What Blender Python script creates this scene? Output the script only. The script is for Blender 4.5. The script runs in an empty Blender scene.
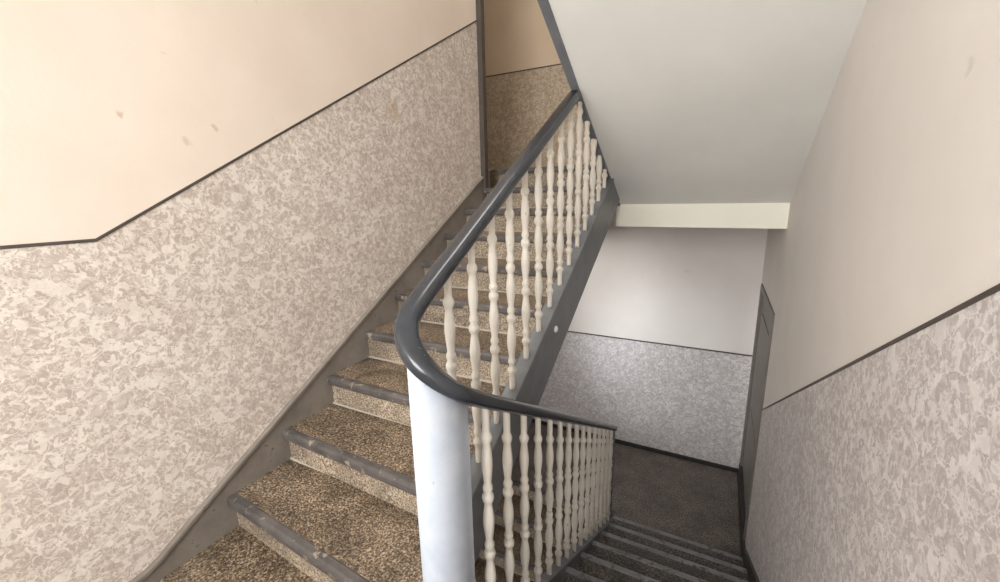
import bpy, bmesh, math, random
from mathutils import Vector, Matrix
random.seed(4)
S=bpy.context.scene
S.view_settings.view_transform='Standard'
RISE=.175; RUN=.304; T=RISE/RUN; H=1.504
XL=-1.932; XR=.401; YF=4.867; STOREY=19*RISE
ZHALF=-H; ZFLOOR=ZHALF-9*RISE; ZUP=ZFLOOR+STOREY
Y1=.878          # first nosing of the rising flight
YD=.97           # landing edge of the descending flight

# ------------------------------------------------------------------ materials
def srgb(r,g,b):
    f=lambda c:(c/255/12.92) if c/255<=.04045 else ((c/255+.055)/1.055)**2.4
    return (f(r),f(g),f(b),1)
def newmat(name,rough=.6,spec=.4):
    m=bpy.data.materials.new(name);m.use_nodes=True
    nt=m.node_tree;b=nt.nodes['Principled BSDF']
    b.inputs['Roughness'].default_value=rough
    b.inputs['Specular IOR Level'].default_value=spec
    return m,nt,b
def node(nt,t,**k):
    n=nt.nodes.new(t)
    for a,v in k.items():
        if a in n.inputs: n.inputs[a].default_value=v
        else: setattr(n,a,v)
    return n
def ramp(nt,stops,interp='LINEAR'):
    n=nt.nodes.new('ShaderNodeValToRGB');cr=n.color_ramp;cr.interpolation=interp
    while len(cr.elements)<len(stops): cr.elements.new(.5)
    for e,(p,c) in zip(cr.elements,stops): e.position=p;e.color=c
    return n
def coords(nt,scale=(1,1,1)):
    g=nt.nodes.new('ShaderNodeNewGeometry');mp=nt.nodes.new('ShaderNodeMapping')
    mp.inputs['Scale'].default_value=scale
    nt.links.new(g.outputs['Position'],mp.inputs['Vector']);return mp.outputs[0]
def mixc(nt,fac,a,b,blend='MIX'):
    n=nt.nodes.new('ShaderNodeMix');n.data_type='RGBA';n.blend_type=blend
    for s,v in ((0,fac),(6,a),(7,b)):
        if isinstance(v,bpy.types.NodeSocket): nt.links.new(v,n.inputs[s])
        else: n.inputs[s].default_value=v
    return n.outputs[2]
def bump(nt,b,h,strength=.3,dist=.002):
    n=nt.nodes.new('ShaderNodeBump');n.inputs['Strength'].default_value=strength;n.inputs['Distance'].default_value=dist
    nt.links.new(h,n.inputs['Height']);nt.links.new(n.outputs[0],b.inputs['Normal'])
def spots(nt,v,col,lst,stain):
    """small damp marks / chipped spots on the wall at given places"""
    nn=node(nt,'ShaderNodeTexNoise',Scale=28,Detail=3);nt.links.new(v,nn.inputs['Vector'])
    wv=node(nt,'ShaderNodeVectorMath',operation='MULTIPLY_ADD');nt.links.new(nn.outputs['Color'],wv.inputs[0]);wv.inputs[1].default_value=(0,.05,.05);nt.links.new(v,wv.inputs[2])
    for (p,r,k) in lst:
        d=node(nt,'ShaderNodeVectorMath',operation='DISTANCE');nt.links.new(wv.outputs[0],d.inputs[0]);d.inputs[1].default_value=(p[0],p[1]+.025,p[2]+.025)
        mr=node(nt,'ShaderNodeMapRange');mr.inputs['From Min'].default_value=r;mr.inputs['From Max'].default_value=r*.45;mr.inputs['To Min'].default_value=0;mr.inputs['To Max'].default_value=k
        nt.links.new(d.outputs['Value'],mr.inputs['Value']);col=mixc(nt,mr.outputs[0],col,stain)
    return col

def paint_wall(name,c1,c2,stain=None,rough=.75,marks=()):
    m,nt,b=newmat(name,rough,.25);v=coords(nt)
    n=node(nt,'ShaderNodeTexNoise',Scale=1.6,Detail=6,Roughness=.6);nt.links.new(v,n.inputs['Vector'])
    r=ramp(nt,[(.3,c1),(.7,c2)]);nt.links.new(n.outputs[0],r.inputs[0]);col=r.outputs[0]
    if stain:
        n2=node(nt,'ShaderNodeTexNoise',Scale=7.5,Detail=4,Roughness=.6,Distortion=.3);nt.links.new(v,n2.inputs['Vector'])
        r2=ramp(nt,[(.70,(0,0,0,1)),(.72,(.25,.25,.25,1))]);nt.links.new(n2.outputs[0],r2.inputs[0])
        col=mixc(nt,r2.outputs[0],col,stain)
        if marks: col=spots(nt,v,col,marks,stain)
    nt.links.new(col,b.inputs['Base Color'])
    n3=node(nt,'ShaderNodeTexNoise',Scale=60,Detail=4);nt.links.new(v,n3.inputs['Vector'])
    bump(nt,b,n3.outputs[0],.15,.003);return m
def wallpaper(name,base,mid,dark,hi,marks=(),stain=None):
    m,nt,b=newmat(name,.6,.35);v=coords(nt)
    n=node(nt,'ShaderNodeTexNoise',Scale=25,Detail=5,Roughness=.6,Distortion=1.8);nt.links.new(v,n.inputs['Vector'])
    r=ramp(nt,[(.36,base),(.46,mid),(.52,dark),(.58,mid),(.68,base)]);nt.links.new(n.outputs[0],r.inputs[0])
    w=node(nt,'ShaderNodeTexVoronoi',Scale=48,feature='F1')
    n0=node(nt,'ShaderNodeTexNoise',Scale=24,Detail=3);nt.links.new(v,n0.inputs['Vector'])
    va=node(nt,'ShaderNodeVectorMath',operation='MULTIPLY_ADD');nt.links.new(n0.outputs['Color'],va.inputs[0]);va.inputs[1].default_value=(.09,.09,.09);nt.links.new(v,va.inputs[2])
    nt.links.new(va.outputs[0],w.inputs['Vector'])
    sep=node(nt,'ShaderNodeSeparateColor');nt.links.new(w.outputs['Color'],sep.inputs[0])
    r2=ramp(nt,[(.58,(0,0,0,1)),(.68,(.75,.75,.75,1))]);nt.links.new(sep.outputs[0],r2.inputs[0])
    c=mixc(nt,r2.outputs[0],r.outputs[0],hi)
    r3=ramp(nt,[(.68,(0,0,0,1)),(.80,(.5,.5,.5,1))]);nt.links.new(sep.outputs[1],r3.inputs[0])
    c=mixc(nt,r3.outputs[0],c,dark)
    we=node(nt,'ShaderNodeTexVoronoi',Scale=20,feature='DISTANCE_TO_EDGE');nt.links.new(va.outputs[0],we.inputs['Vector'])
    re=ramp(nt,[(.015,(.7,.7,.7,1)),(.05,(0,0,0,1))]);nt.links.new(we.outputs['Distance'],re.inputs[0])
    c=mixc(nt,re.outputs[0],c,hi)
    nL=node(nt,'ShaderNodeTexNoise',Scale=9,Detail=3,Roughness=.6,Distortion=.8);nt.links.new(v,nL.inputs['Vector'])
    rL=ramp(nt,[(.40,(.92,.91,.90,1)),(.60,(1.0,1.0,1.0,1))]);nt.links.new(nL.outputs[0],rL.inputs[0])
    c=mixc(nt,1.0,c,rL.outputs[0],'MULTIPLY')
    n4=node(nt,'ShaderNodeTexNoise',Scale=1.2,Detail=3);nt.links.new(v,n4.inputs['Vector'])
    r4=ramp(nt,[(.35,(.94,.93,.92,1)),(.65,(1,1,1,1))]);nt.links.new(n4.outputs[0],r4.inputs[0])
    c=mixc(nt,1.0,c,r4.outputs[0],'MULTIPLY')
    if marks: c=spots(nt,v,c,marks,stain)
    nt.links.new(c,b.inputs['Base Color']);bump(nt,b,n.outputs[0],.25,.002);return m
def speckle(name,cols,scale=95,rough=.55,blot=.25):
    m,nt,b=newmat(name,rough,.4);v=coords(nt)
    n=node(nt,'ShaderNodeTexNoise',Scale=scale,Detail=3,Roughness=.7);nt.links.new(v,n.inputs['Vector'])
    r=ramp(nt,[(.36,cols[0]),(.47,cols[1]),(.55,cols[2]),(.64,cols[3])]);nt.links.new(n.outputs[0],r.inputs[0])
    n2=node(nt,'ShaderNodeTexNoise',Scale=5,Detail=5,Roughness=.65);nt.links.new(v,n2.inputs['Vector'])
    r2=ramp(nt,[(.35,(1-blot*1.6,1-blot*1.6,1-blot*1.6,1)),(.62,(1,1,1,1))]);nt.links.new(n2.outputs[0],r2.inputs[0])
    c=mixc(nt,1.0,r.outputs[0],r2.outputs[0],'MULTIPLY')
    rr=ramp(nt,[(.35,(rough-.12,)*3+(1,)),(.65,(rough+.2,)*3+(1,))]);nt.links.new(n2.outputs[0],rr.inputs[0]);nt.links.new(rr.outputs[0],b.inputs['Roughness'])
    nt.links.new(c,b.inputs['Base Color']);bump(nt,b,n.outputs[0],.2,.001);return m
def worn(name,c1,c2,rough=.4,chip=None,thr=.68,scale=14,spec=.5):
    m,nt,b=newmat(name,rough,spec);v=coords(nt)
    n=node(nt,'ShaderNodeTexNoise',Scale=6,Detail=6,Roughness=.65);nt.links.new(v,n.inputs['Vector'])
    r=ramp(nt,[(.3,c1),(.7,c2)]);nt.links.new(n.outputs[0],r.inputs[0]);c=r.outputs[0]
    if chip:
        n2=node(nt,'ShaderNodeTexNoise',Scale=scale,Detail=6,Roughness=.7);nt.links.new(v,n2.inputs['Vector'])
        r2=ramp(nt,[(thr,(0,0,0,1)),(thr+.02,(1,1,1,1))]);nt.links.new(n2.outputs[0],r2.inputs[0])
        c=mixc(nt,r2.outputs[0],c,chip)
    nt.links.new(c,b.inputs['Base Color']);bump(nt,b,n.outputs[0],.1,.002);return m

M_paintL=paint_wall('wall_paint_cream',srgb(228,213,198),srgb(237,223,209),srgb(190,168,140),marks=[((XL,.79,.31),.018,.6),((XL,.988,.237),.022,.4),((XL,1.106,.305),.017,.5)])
M_paintU_shade=paint_wall('upper_landing_paint_shaded',srgb(200,180,154),srgb(210,191,166),srgb(186,158,126))  # shade of the upper landing is put into this darker, tanner paint colour
M_paintR=paint_wall('wall_paint_offwhite',srgb(224,218,212),srgb(233,227,221),srgb(190,180,168),marks=[((XR,1.215,.224),.018,.4)])
M_soffit=paint_wall('soffit_plaster',srgb(219,218,213),srgb(229,228,222))
M_beam=paint_wall('beam_plaster',srgb(238,235,220),srgb(244,241,227))
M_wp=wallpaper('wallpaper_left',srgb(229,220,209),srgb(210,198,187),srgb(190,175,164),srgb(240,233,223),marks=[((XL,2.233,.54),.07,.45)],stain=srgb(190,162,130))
M_wpU_shade=wallpaper('wallpaper_upper_shaded',srgb(196,180,158),srgb(176,159,137),srgb(156,139,117),srgb(206,191,169))  # wallpaper colours darkened to carry the upper landing's shade
M_wpR=wallpaper('wallpaper_right',srgb(223,219,217),srgb(204,198,197),srgb(184,177,177),srgb(235,231,229))
M_line=worn('dado_line_paint',srgb(70,62,56),srgb(86,77,70),.6)
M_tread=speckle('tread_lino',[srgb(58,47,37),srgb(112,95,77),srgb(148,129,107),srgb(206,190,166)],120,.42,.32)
M_riser=speckle('riser_lino',[srgb(96,82,68),srgb(152,135,115),srgb(184,168,147),srgb(218,205,185)],120,.55,.26)
M_landing=speckle('landing_lino',[srgb(68,62,58),srgb(102,94,88),srgb(124,115,108),srgb(162,152,143)],90,.42,.26)
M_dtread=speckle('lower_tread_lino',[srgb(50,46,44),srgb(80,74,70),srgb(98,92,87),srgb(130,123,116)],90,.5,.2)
M_nosing=worn('nosing_grey',srgb(66,63,62),srgb(108,103,100),.30,srgb(156,142,124),.595,18)
M_nosing2=worn('nosing_grey_lower',srgb(104,102,104),srgb(134,132,134),.32,srgb(80,76,74),.57,18)
M_string=worn('string_grey_paint',srgb(100,103,107),srgb(122,125,128),.4,srgb(176,172,164),.72,24)
M_wstring=worn('wall_string_paint',srgb(118,111,103),srgb(144,136,127),.45,srgb(92,84,76),.64,12)
M_rail=worn('handrail_dark_paint',srgb(36,40,46),srgb(52,56,62),.22,srgb(180,180,176),.695,34,.7)
M_newel=worn('newel_white_paint',srgb(176,186,200),srgb(200,207,216),.33,srgb(116,112,108),.675,34)
M_bal=worn('baluster_cream_paint',srgb(212,207,196),srgb(229,224,214),.4,srgb(160,146,124),.67,34)
M_black=worn('base_black',srgb(40,37,36),srgb(56,52,49),.5)
M_door=worn('door_grey_paint',srgb(112,107,100),srgb(128,122,114),.5)
M_under=paint_wall('stair_underside',srgb(176,168,156),srgb(188,180,168))
M_frame=worn('window_frame_white',srgb(225,225,222),srgb(235,235,232),.4)
M_knob=worn('white_plastic',srgb(230,230,228),srgb(240,240,238),.3)

# ------------------------------------------------------------------ mesh tools
def link(ob,parent=None):
    bpy.context.collection.objects.link(ob)
    if parent: ob.parent=parent
    return ob
def mesh(name,verts,faces,mat,parent=None,smooth=False,bev=0):
    me=bpy.data.meshes.new(name);me.from_pydata([tuple(v) for v in verts],[],faces);me.materials.append(mat)
    bm=bmesh.new();bm.from_mesh(me);bmesh.ops.recalc_face_normals(bm,faces=bm.faces);bm.to_mesh(me);bm.free()
    if smooth:
        for p in me.polygons:p.use_smooth=True
    ob=bpy.data.objects.new(name,me);link(ob,parent)
    if bev:
        md=ob.modifiers.new('bevel','BEVEL');md.width=bev;md.segments=2;md.limit_method='ANGLE'
    return ob
def empty(name):
    e=bpy.data.objects.new(name,None);e.empty_display_size=.1;return link(e)
def box_vf(a,b,vs,fs):
    o=len(vs);x0,y0,z0=a;x1,y1,z1=b
    vs+=[(x0,y0,z0),(x1,y0,z0),(x1,y1,z0),(x0,y1,z0),(x0,y0,z1),(x1,y0,z1),(x1,y1,z1),(x0,y1,z1)]
    fs+=[tuple(o+i for i in f) for f in ((0,3,2,1),(4,5,6,7),(0,1,5,4),(1,2,6,5),(2,3,7,6),(3,0,4,7))]
def boxes(name,lst,mat,parent=None,bev=0):
    vs=[];fs=[]
    for a,b in lst: box_vf(a,b,vs,fs)
    return mesh(name,vs,fs,mat,parent,bev=bev)
def prism(name,poly,xa,xb,mat,parent=None,bev=0,fx=None):
    n=len(poly);vs=[]
    for (y,z) in poly: vs.append(((fx(y)[0] if fx else xa),y,z))
    for (y,z) in poly: vs.append(((fx(y)[1] if fx else xb),y,z))
    fs=[tuple(range(n)),tuple(range(2*n-1,n-1,-1))]+[(i,(i+1)%n,n+(i+1)%n,n+i) for i in range(n)]
    return mesh(name,vs,fs,mat,parent,bev=bev)
def strip(name,up,lo,x0,x1,mat,parent=None,bev=0):
    n=len(up);vs=[]
    for x in (x0,x1):
        vs+=[(x,y,z) for y,z in up]+[(x,y,z) for y,z in lo]
    fs=[]
    for i in range(n-1):
        fs.append((i,i+1,n+i+1,n+i));fs.append((2*n+i,3*n+i,3*n+i+1,2*n+i+1))
        fs.append((i,2*n+i,2*n+i+1,i+1));fs.append((n+i,n+i+1,3*n+i+1,3*n+i))
    fs.append((0,n,3*n,2*n));fs.append((n-1,3*n-1,4*n-1,2*n-1))
    return mesh(name,vs,fs,mat,parent,bev=bev)

ZB=-7.2; ZT=4.4; YB=-1.7; XREC=-3.3; YWE=3.33
# ------------------------------------------------------------------ walls
wl=boxes('wall_left',[((XL-.2,YB,ZB),(XL,YWE,ZT))],M_paintL)
def line_band(name,pts,th,x0,x1,parent):
    strip(name,[(y,z+th/2) for y,z in pts],[(y,z-th/2) for y,z in pts],x0,x1,M_line,parent)
ZDL=-.121;YK=.64
top=[(YB,ZDL),(YK,ZDL),(YWE,ZDL+T*(YWE-YK)-.02)]
strip('dado_wallpaper',top,[(YB,-1.6),(YK,-1.6),(YWE,-.2)],XL-.01,XL+.002,M_wp,wl)
line_band('dado_line',top,.011,XL,XL+.005,wl)
t2=[(y,z-STOREY) for y,z in top]
strip('dado_wallpaper_lower',t2,[(YB,-1.6-STOREY),(YK,-1.6-STOREY),(YWE,-.2-STOREY)],XL-.01,XL+.002,M_wp,wl)
line_band('dado_line_lower',t2,.011,XL,XL+.005,wl)
boxes('wall_recess_side',[((XREC-.2,YWE-.2,ZB),(XREC,YF+.2,ZT))],M_paintU_shade)
boxes('wall_recess_return',[((XREC,YWE-.2,ZB),(XL-.2,YWE,ZT))],M_paintU_shade)
boxes('trim_corner',[((XL-.02,YWE,ZUP-.3),(XL+.045,YWE+.06,ZT-.001))],M_line,bev=.004)
wf=boxes('wall_far',[((XREC,YF,ZB),(XR+.2,YF+.2,ZT))],M_paintR)
boxes('upper_paint_shaded',[((XREC,YF-.004,ZUP-.1),(XR,YF+.01,ZT))],M_paintU_shade,wf)
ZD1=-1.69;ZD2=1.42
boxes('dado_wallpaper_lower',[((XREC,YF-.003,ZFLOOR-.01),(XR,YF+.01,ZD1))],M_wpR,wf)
boxes('dado_wallpaper_upper_shaded',[((XREC,YF-.008,ZUP-.1),(XR,YF+.01,ZD2))],M_wpU_shade,wf)
boxes('dado_line',[((XREC,YF-.012,ZD1-.006),(XR,YF,ZD1+.006)),((XREC,YF-.012,ZD2-.006),(XR,YF,ZD2+.006))],M_line,wf)
boxes('baseboard_far',[((XREC,YF-.022,ZFLOOR-.001),(XR,YF-.004,ZFLOOR+.05))],M_black,bev=.004)
# right wall with door opening
DY0,DY1,DZ=3.62,4.69,-.94
wR=boxes('wall_right',[((XR,YB,ZB),(XR+.2,DY0,ZT)),((XR,DY0,DZ),(XR+.2,DY1,ZT)),((XR,DY0,ZB),(XR+.2,DY1,ZFLOOR)),((XR,DY1,ZB),(XR+.2,YF+.2,ZT))],M_paintR)
rz=lambda y:-.162-T*(y-.947)
topR=[(YB,rz(.3)),(.3,rz(.3)),(DY0-.04,rz(DY0-.04))]
strip('dado_wallpaper',topR,[(YB,-1.6),(.9,-1.6),(DY0-.04,ZFLOOR-.1)],XR-.002,XR+.01,M_wpR,wR)
line_band('dado_line',topR,.011,XR-.005,XR+.001,wR)
dr=empty('door_1')
boxes('frame',[((XR-.014,DY0-.06,ZFLOOR),(XR+.1,DY0+.01,DZ+.05)),((XR-.014,DY1-.01,ZFLOOR),(XR+.1,DY1+.05,DZ+.05)),((XR-.014,DY0+.01,DZ-.01),(XR+.1,DY1-.01,DZ+.05))],M_door,dr,bev=.004)
boxes('panel',[((XR+.012,DY0+.01,ZFLOOR+.005),(XR+.05,DY1-.01,DZ-.01))],M_door,dr)
boxes('panel_moulding',[((XR+.004,DY0+.15,ZFLOOR+.35),(XR+.014,DY1-.15,ZFLOOR+.95)),((XR+.004,DY0+.15,ZFLOOR+1.15),(XR+.014,DY1-.15,DZ-.2))],M_door,dr,bev=.004)
boxes('kick_plate',[((XR-.018,DY0-.062,ZFLOOR+.001),(XR+.012,DY1+.05,ZFLOOR+.2))],M_black,dr)
boxes('baseboard_right',[((XR-.018,YD+8*RUN+.02,ZFLOOR),(XR-.001,DY0-.065,ZFLOOR+.2)),((XR-.018,DY1+.055,ZFLOOR),(XR-.001,YF-.025,ZFLOOR+.06))],M_black)
# back wall with window openings (one per storey)
WX0,WX1=-1.55,.1
def wz(k): return (-.75+k*STOREY,1.35+k*STOREY)
parts=[((XL,YB-.25,ZB),(WX0,YB,ZT)),((WX1,YB-.25,ZB),(XR,YB,ZT))]
zs=[ZB]+[z for k in (-1,0) for z in wz(k)]+[ZT]
for i in range(0,len(zs),2): parts.append(((WX0,YB-.25,zs[i]),(WX1,YB,zs[i+1])))
boxes('wall_back',parts,M_paintR)
for i,k in enumerate((-1,0)):
    z0,z1=wz(k);w=empty('window_%d'%(i+1));xm=(WX0+WX1)/2;y0,y1=YB-.18,YB-.12
    boxes('frame',[((WX0,y0,z0),(WX0+.07,y1,z1)),((WX1-.07,y0,z0),(WX1,y1,z1)),((WX0,y0,z0),(WX1,y1,z0+.07)),((WX0,y0,z1-.07),(WX1,y1,z1)),((xm-.05,y0,z0),(xm+.05,y1,z1)),((WX0,y0,z0+1.4),(WX1,y1,z0+1.45))],M_frame,w)
    boxes('sill',[((WX0,YB-.12,z0-.001),(WX1,YB+.05,z0+.03))],M_frame,w)

# ------------------------------------------------------------------ floors
XA=-.765
boxes('floor',[((XL,YB,ZHALF-.2),(XA+.02,Y1+.03,ZHALF)),((XA+.02,YB,ZHALF-.2),(XR,.86,ZHALF)),((XA+.14,.86,ZHALF-.2),(XR,YD-.05,ZHALF))],M_tread)
boxes('landing_lower',[((XREC,YD+8*RUN+.26,ZFLOOR-.2),(XR,YF-.004,ZFLOOR)),((-.7,YD+8*RUN,ZFLOOR-.2),(XR,YD+8*RUN+.26,ZFLOOR))],M_landing)
YBM=3.52
boxes('landing_upper',[((XREC,3.70,ZUP-.28),(XA,YF-.01,ZUP-.001)),((XA,YBM+.29,ZUP-.28),(XR,YF-.01,ZUP-.001))],M_tread)
boxes('ceiling_beam',[((-.775,YBM,-.265),(XR,YBM+.28,-.085))],M_beam)
boxes('ceiling',[((XREC,YB,ZT),(XR,YF,ZT+.15))],M_paintR)

# ------------------------------------------------------------------ rising flight
def rising(dz,name):
    e=empty(name)
    xa=XL+.012;xb=XA-.02
    skew={1:-.08,2:-.045,3:-.02}
    tv=[];tf=[];rv=[];rf=[];nv=[];nf=[]
    for n in range(1,11):
        y=Y1+(n-1)*RUN;z=ZHALF+n*RISE+dz;s=skew.get(n,0);s2=skew.get(n+1,0)
        def quadbox(vs,fs,ya0,ya1,yb0,yb1,z0,z1):
            o=len(vs)
            vs+=[(xa,ya0,z0),(xb,ya1,z0),(xb,yb1,z0),(xa,yb0,z0),(xa,ya0,z1),(xb,ya1,z1),(xb,yb1,z1),(xa,yb0,z1)]
            fs+=[tuple(o+i for i in f) for f in ((0,3,2,1),(4,5,6,7),(0,1,5,4),(1,2,6,5),(2,3,7,6),(3,0,4,7))]
        last=(n==10);dp=.085 if last else RUN
        quadbox(tv,tf,y+.045,y+s+.045,y+dp+(.0 if last else .05),y+dp+s2+(0 if last else .05),z-.035,z-.002)
        quadbox(nv,nf,y,y+s,y+.052,y+s+.052,z-.05,z)
        quadbox(rv,rf,y+.034,y+s+.034,y+.05,y+s+.05,z-RISE,z-.03)
    mesh('treads',tv,tf,M_tread,e)
    mesh('risers',rv,rf,M_riser,e)
    mesh('nosings',nv,nf,M_nosing,e,bev=.014)
    nz=lambda y:ZHALF+RISE+T*(y-Y1)+dz
    yt=Y1+9*RUN+.05
    ys=.93
    prism('inner_string',[(ys,nz(ys)+.09),(3.5,nz(3.5)+.09),(3.5,nz(3.5)-.21),(ys,nz(ys)-.21)],XA-.028,XA+.03,M_string,e,bev=.006)
    prism('string_cap',[(ys,nz(ys)+.115),(3.5,nz(3.5)+.115),(3.5,nz(3.5)+.088),(ys,nz(ys)+.088)],XA-.036,XA+.038,M_string,e,bev=.006)
    prism('soffit',[(1.05,nz(1.05)-.19),(yt,nz(yt)-.19),(yt,nz(yt)-.22),(1.05,nz(1.05)-.22)],XL,XA-.02,M_under,e)
    zb=ZHALF+.07+dz
    up=[(YB,zb),(.50,zb),(.55,zb+.006),(.60,zb+.026),(.65,nz(.65)+.084),(.86,nz(.86)+.088),(yt-.2,nz(yt-.2)+.088)]
    lo=[(y,z-.024) for y,z in up]
    bot=[(y,max(ZHALF-.02+dz,nz(y)-.19)) for y,z in up]
    strip('wall_string',lo,bot,XL,XL+.016,M_wstring,e)
    strip('wall_string_cap',up,lo,XL,XL+.028,M_wstring,e,bev=.005)
    return e,nz
eA,nzA=rising(0,'stair_flight')
eA2,_=rising(-STOREY,'stair_flight')
boxes('half_landing',[((XL+.003,YB,ZHALF-STOREY-.2),(XR-.003,.9,ZHALF-STOREY))],M_landing,eA2)

def lathe(vs,fs,cx,cy,z0,z1,prof,seg=14):
    o=len(vs);m=len(prof)
    for t,r in prof:
        for k in range(seg):
            a=2*math.pi*k/seg;vs.append((cx+r*math.cos(a),cy+r*math.sin(a),z0+(z1-z0)*t))
    for i in range(m-1):
        for k in range(seg):
            k2=(k+1)%seg;fs.append((o+i*seg+k,o+i*seg+k2,o+(i+1)*seg+k2,o+(i+1)*seg+k))
    fs.append(tuple(o+k for k in range(seg))[::-1]);fs.append(tuple(o+(m-1)*seg+k for k in range(seg)))
def bprof():
    P=[]
    N=84
    for i in range(N+1):
        t=i/N
        def bead(c,w,h):
            d=abs(t-c)/w
            return h*math.sqrt(max(0,1-d*d))
        r=.0125+max(bead(.10,.018,.008),bead(.145,.013,.005),bead(.37,.018,.008),bead(.41,.013,.005),bead(.62,.018,.008),bead(.66,.013,.005),bead(.87,.016,.007))
        for a,b,hh in ((.17,.345,.0075),(.43,.60,.007),(.68,.85,.006)):
            if a<t<b:
                u=(t-a)/(b-a);r+=hh*math.sin(math.pi*u)**1.5
        P.append((t,r))
    return P
BP=bprof()
def railA(y,dz=0): return -.833+T*y+dz
vs=[];fs=[]
cs=lambda y:-.088+.562*(YBM-y)
y=1.085
while y<3.45:
    zb_=nzA(y)+.11;zt=min(railA(y)-.012,cs(y)+.025)
    if zt-zb_>.06:
        full=railA(y)-.012-zb_;tmax=(zt-zb_)/full
        pr=[(t,r) for t,r in BP if t<=tmax]
        if len(pr)>3: lathe(vs,fs,XA,y,zb_,zb_+full,pr)
    y+=RUN/2
mesh('balusters',vs,fs,M_bal,eA,smooth=True)
vs=[];fs=[]
for i in range(14):
    y=1.085+i*RUN/2;lathe(vs,fs,XA,y,nzA(y)+.11-STOREY,railA(y)-STOREY-.012,BP,10)
mesh('balusters',vs,fs,M_bal,eA2,smooth=True)
bm=bmesh.new();bmesh.ops.create_uvsphere(bm,u_segments=16,v_segments=10,radius=.018)
for v in bm.verts: v.co=Vector((v.co.x*.6+XA+.034,v.co.y+2.0,v.co.z+nzA(2.0)-.01))
me=bpy.data.meshes.new('knob');bm.to_mesh(me);bm.free();me.materials.append(M_knob)
link(bpy.data.objects.new('string_knob',me),eA)

# ------------------------------------------------------------------ descending flight
def xB(y): return -.605-(y-.95)*.026
def strB(y): return -.89-.594*y
def railB(y): return -.014-.589*y
def descending(dz,name):
    e=empty(name);tv=[];tf=[];rv=[];rf=[];nv=[];nf=[]
    x1=XR-.02
    for n in range(0,9):
        y=YD+n*RUN;z=ZHALF-n*RISE+dz
        x0=xB(y)+.01
        box_vf((x0,y-.05,z-.042),(x1,y,z+.001),nv,nf)
        box_vf((x0,y-.05,z-RISE-.01),(x1,y-.028,z-.03),rv,rf)
        if n<8: box_vf((x0,y-.05,z-RISE-.035),(x1,y+RUN-.045,z-RISE-.001),tv,tf)
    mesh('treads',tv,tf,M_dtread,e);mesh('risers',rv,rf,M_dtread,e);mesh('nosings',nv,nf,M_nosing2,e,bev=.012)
    return e
eB=descending(0,'stair_flight')
nzB=lambda y:ZHALF-T*(y-YD)
ye=3.2
prism('inner_string',[(.93,strB(.93)),(ye+.12,strB(ye+.12)),(ye+.12,ZFLOOR),(ye-.1,ZFLOOR-.1),(.93,strB(.93)-.32)],0,0,M_string,eB,bev=.006,fx=lambda y:(xB(y)-.026,xB(y)+.026))
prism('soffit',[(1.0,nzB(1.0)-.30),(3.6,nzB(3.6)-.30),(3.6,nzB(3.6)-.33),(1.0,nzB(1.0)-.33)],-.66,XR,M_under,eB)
prism('wall_string',[(YD-.05,nzB(YD)+.1),(YD+8*RUN+.02,ZFLOOR+.24),(YD+8*RUN+.02,ZFLOOR),(YD-.05,nzB(YD)-.25)],XR-.02,XR,M_black,eB)
vs=[];fs=[]
y=1.03
while y<ye-.04:
    lathe(vs,fs,xB(y),y,strB(y)-.01,railB(y)-.012,BP);y+=RUN/2
mesh('balusters',vs,fs,M_bal,eB,smooth=True)
vs=[];fs=[];box_vf((xB(ye)-.02,ye-.02,strB(ye)-.02),(xB(ye)+.02,ye+.02,railB(ye)+.0),vs,fs)
mesh('end_post',vs,fs,M_string,eB,bev=.005)

# ------------------------------------------------------------------ flight above (seen from underneath)
eC=empty('stair_flight')
XC=-.79
prism('soffit',[(.85,cs(.85)),(YBM+.02,cs(YBM+.02)),(YBM+.02,cs(YBM)+.12),(.85,cs(.85)+.12)],XC+.035,XR,M_soffit,eC)
prism('inner_string',[(.85,cs(.85)-.012),(YBM+.02,cs(YBM+.02)-.012),(YBM+.02,cs(YBM)+.42),(.85,cs(.85)+.42)],XC,XC+.045,M_string,eC,bev=.005)
boxes('half_landing',[((XL+.003,YB,1.56),(XR-.003,.9,1.82))],M_soffit,eC)
tv=[];tf=[]
for n in range(0,9):
    y=YD+n*RUN;z=ZHALF-n*RISE+STOREY
    box_vf((XC+.05,max(.91,y-RUN),max(cs(y)+.02,z-.18)),(XR,y,z),tv,tf)
mesh('treads',tv,tf,M_dtread,eC)

# ------------------------------------------------------------------ newel drum + handrail
PC=(-.685,.906);RR=.083
def drumz(a):
    u=(a-180)/180
    return railA(PC[1])+(railB(PC[1])-railA(PC[1]))*u
path=[]
y=2.36
while y>1.0: path.append((XA,y,railA(y)));y-=.06
path.append((PC[0]-RR,.96,railA(.965)))
for a in range(184,360,8):
    r=math.radians(a);path.append((PC[0]+RR*math.cos(r),PC[1]+RR*math.sin(r),drumz(a)))
y=.96
while y<ye+.02: path.append((xB(y) ,y,railB(y)));y+=.06
path.append((xB(ye+.03),ye+.03,railB(ye+.03)))
for _ in range(3):
    q=[path[0]]
    for i in range(1,len(path)-1): q.append(tuple((path[i-1][k]+2*path[i][k]+path[i+1][k])/4 for k in range(3)))
    q.append(path[-1]);path=q
prof=[]
for k in range(24):
    a=2*math.pi*k/24;c,s=math.cos(a),math.sin(a)
    u=math.copysign(abs(c)**.6,c)*.034;w=math.copysign(abs(s)**.75,s)*.025
    prof.append((u,w))
vs=[];fs=[];n=len(prof)
for i,p in enumerate(path):
    a=Vector(path[max(0,i-1)]);b=Vector(path[min(len(path)-1,i+1)]);t=(b-a).normalized()
    side=t.cross(Vector((0,0,1))).normalized();up=side.cross(t).normalized()
    for u,w in prof: vs.append(Vector(p)+side*u+up*w)
for i in range(len(path)-1):
    for k in range(n): fs.append((i*n+k,i*n+(k+1)%n,(i+1)*n+(k+1)%n,(i+1)*n+k))
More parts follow.
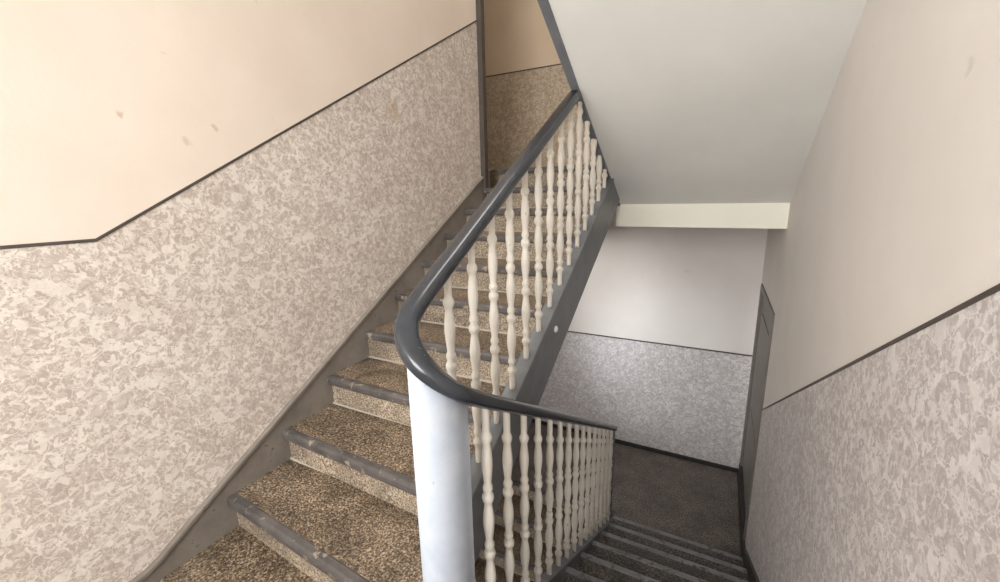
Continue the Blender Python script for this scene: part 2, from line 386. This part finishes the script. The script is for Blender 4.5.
fs.append(tuple(range(n)));fs.append(tuple(range((len(path)-1)*n,len(path)*n)))
mesh('stair_handrail',vs,fs,M_rail,smooth=True)
nw=empty('newel_post')
R=.088;R0=.070;seg=36;vs=[];fs=[];A0,A1=172,368
for k in range(seg+1):
    a=A0+(A1-A0)*k/seg;zz=drumz(min(360,max(180,a)))-.01
    c,s=math.cos(math.radians(a)),math.sin(math.radians(a))
    for rr in (R,R0):
        vs.append((PC[0]+rr*c,PC[1]+rr*s,-2.05));vs.append((PC[0]+rr*c,PC[1]+rr*s,zz))
for k in range(seg):
    o=4*k;p=4*(k+1)
    fs+=[(o,p,p+1,o+1),(o+2,o+3,p+3,p+2),(o+1,p+1,p+3,o+3),(o,o+2,p+2,p)]
fs+=[(0,1,3,2),(4*seg,4*seg+2,4*seg+3,4*seg+1)]
ob=mesh('curved_board',vs,fs,M_newel,nw)
for p in ob.data.polygons: p.use_smooth=abs(p.normal.z)<.3
vs=[];fs=[];lathe(vs,fs,PC[0],PC[1],-2.04,-1.25,[(0,.085),(1,.085)],40)
ob=mesh('core',vs,fs,M_newel,nw)
for p in ob.data.polygons: p.use_smooth=abs(p.normal.z)<.3

# ------------------------------------------------------------------ added lamp dome, invented to go with the lower landing fill
vs=[];fs=[];lathe(vs,fs,-1.35,4.1,ZUP-.28-.09,ZUP-.281,[(0,.03),(.1,.09),(.4,.13),(.8,.14),(1,.14)],24)
mesh('added_lamp_dome',vs,fs,M_knob,smooth=True)

# ------------------------------------------------------------------ lights
def area(name,loc,target,sx,sy,power,col):
    l=bpy.data.lights.new(name,'AREA');l.shape='RECTANGLE';l.size=sx;l.size_y=sy;l.energy=power;l.color=col
    ob=bpy.data.objects.new(name,l);ob.location=loc
    ob.rotation_euler=(Vector(target)-Vector(loc)).to_track_quat('-Z','Y').to_euler();link(ob);return ob
area('window_daylight',(-.72,YB-.3,.3),(-.72,3,.1),1.6,2.0,140,(1,.995,.99))
area('window_daylight_lower',(-.72,YB-.3,.3-STOREY),(-.72,3,.1-STOREY),1.6,2.0,55,(.97,.98,1))
area('overhead_fill',(-1.2,1.9,ZT-.05),(-1.2,1.9,0),1.3,2.4,85,(1,.985,.965))  # added fill from above for left wall and treads; ceiling has no opening
l=bpy.data.lights.new('landing_patch_spot','SPOT');l.energy=95;l.spot_size=math.radians(68);l.spot_blend=1;l.shadow_soft_size=.35;l.color=(.90,.94,1)  # added spot making the bright patch on the lower far wall; no window there
ob=bpy.data.objects.new('landing_patch_spot',l);ob.location=(-1.6,3.2,-1.3);ob.rotation_euler=(Vector((-.55,4.867,-1.85))-Vector(ob.location)).to_track_quat('-Z','Y').to_euler();link(ob)
area('landing_fill',(-1.35,4.1,-.45),(-1.0,4.2,-3),.3,.3,9,(1,.98,.95))  # added fill below the invented lamp dome
w=bpy.data.worlds.new('world');S.world=w;w.use_nodes=True
w.node_tree.nodes['Background'].inputs[0].default_value=(.9,.95,1,1);w.node_tree.nodes['Background'].inputs[1].default_value=1.8

# ------------------------------------------------------------------ camera
f=418.41;psi,p,ro=map(math.radians,(27.922,12.804,1.235))
R_=Vector((math.cos(psi),math.sin(psi),0));F=Vector((-math.sin(psi)*math.cos(p),math.cos(psi)*math.cos(p),-math.sin(p)));U=R_.cross(F)
R2=R_*math.cos(ro)-U*math.sin(ro);U2=R_*math.sin(ro)+U*math.cos(ro)
cam=bpy.data.cameras.new('camera');co=bpy.data.objects.new('camera',cam);link(co)
cam.sensor_width=36;cam.lens=f*36/1000;cam.clip_start=.02
m=Matrix((R2,U2,-F)).transposed().to_4x4();co.matrix_world=m
S.camera=co
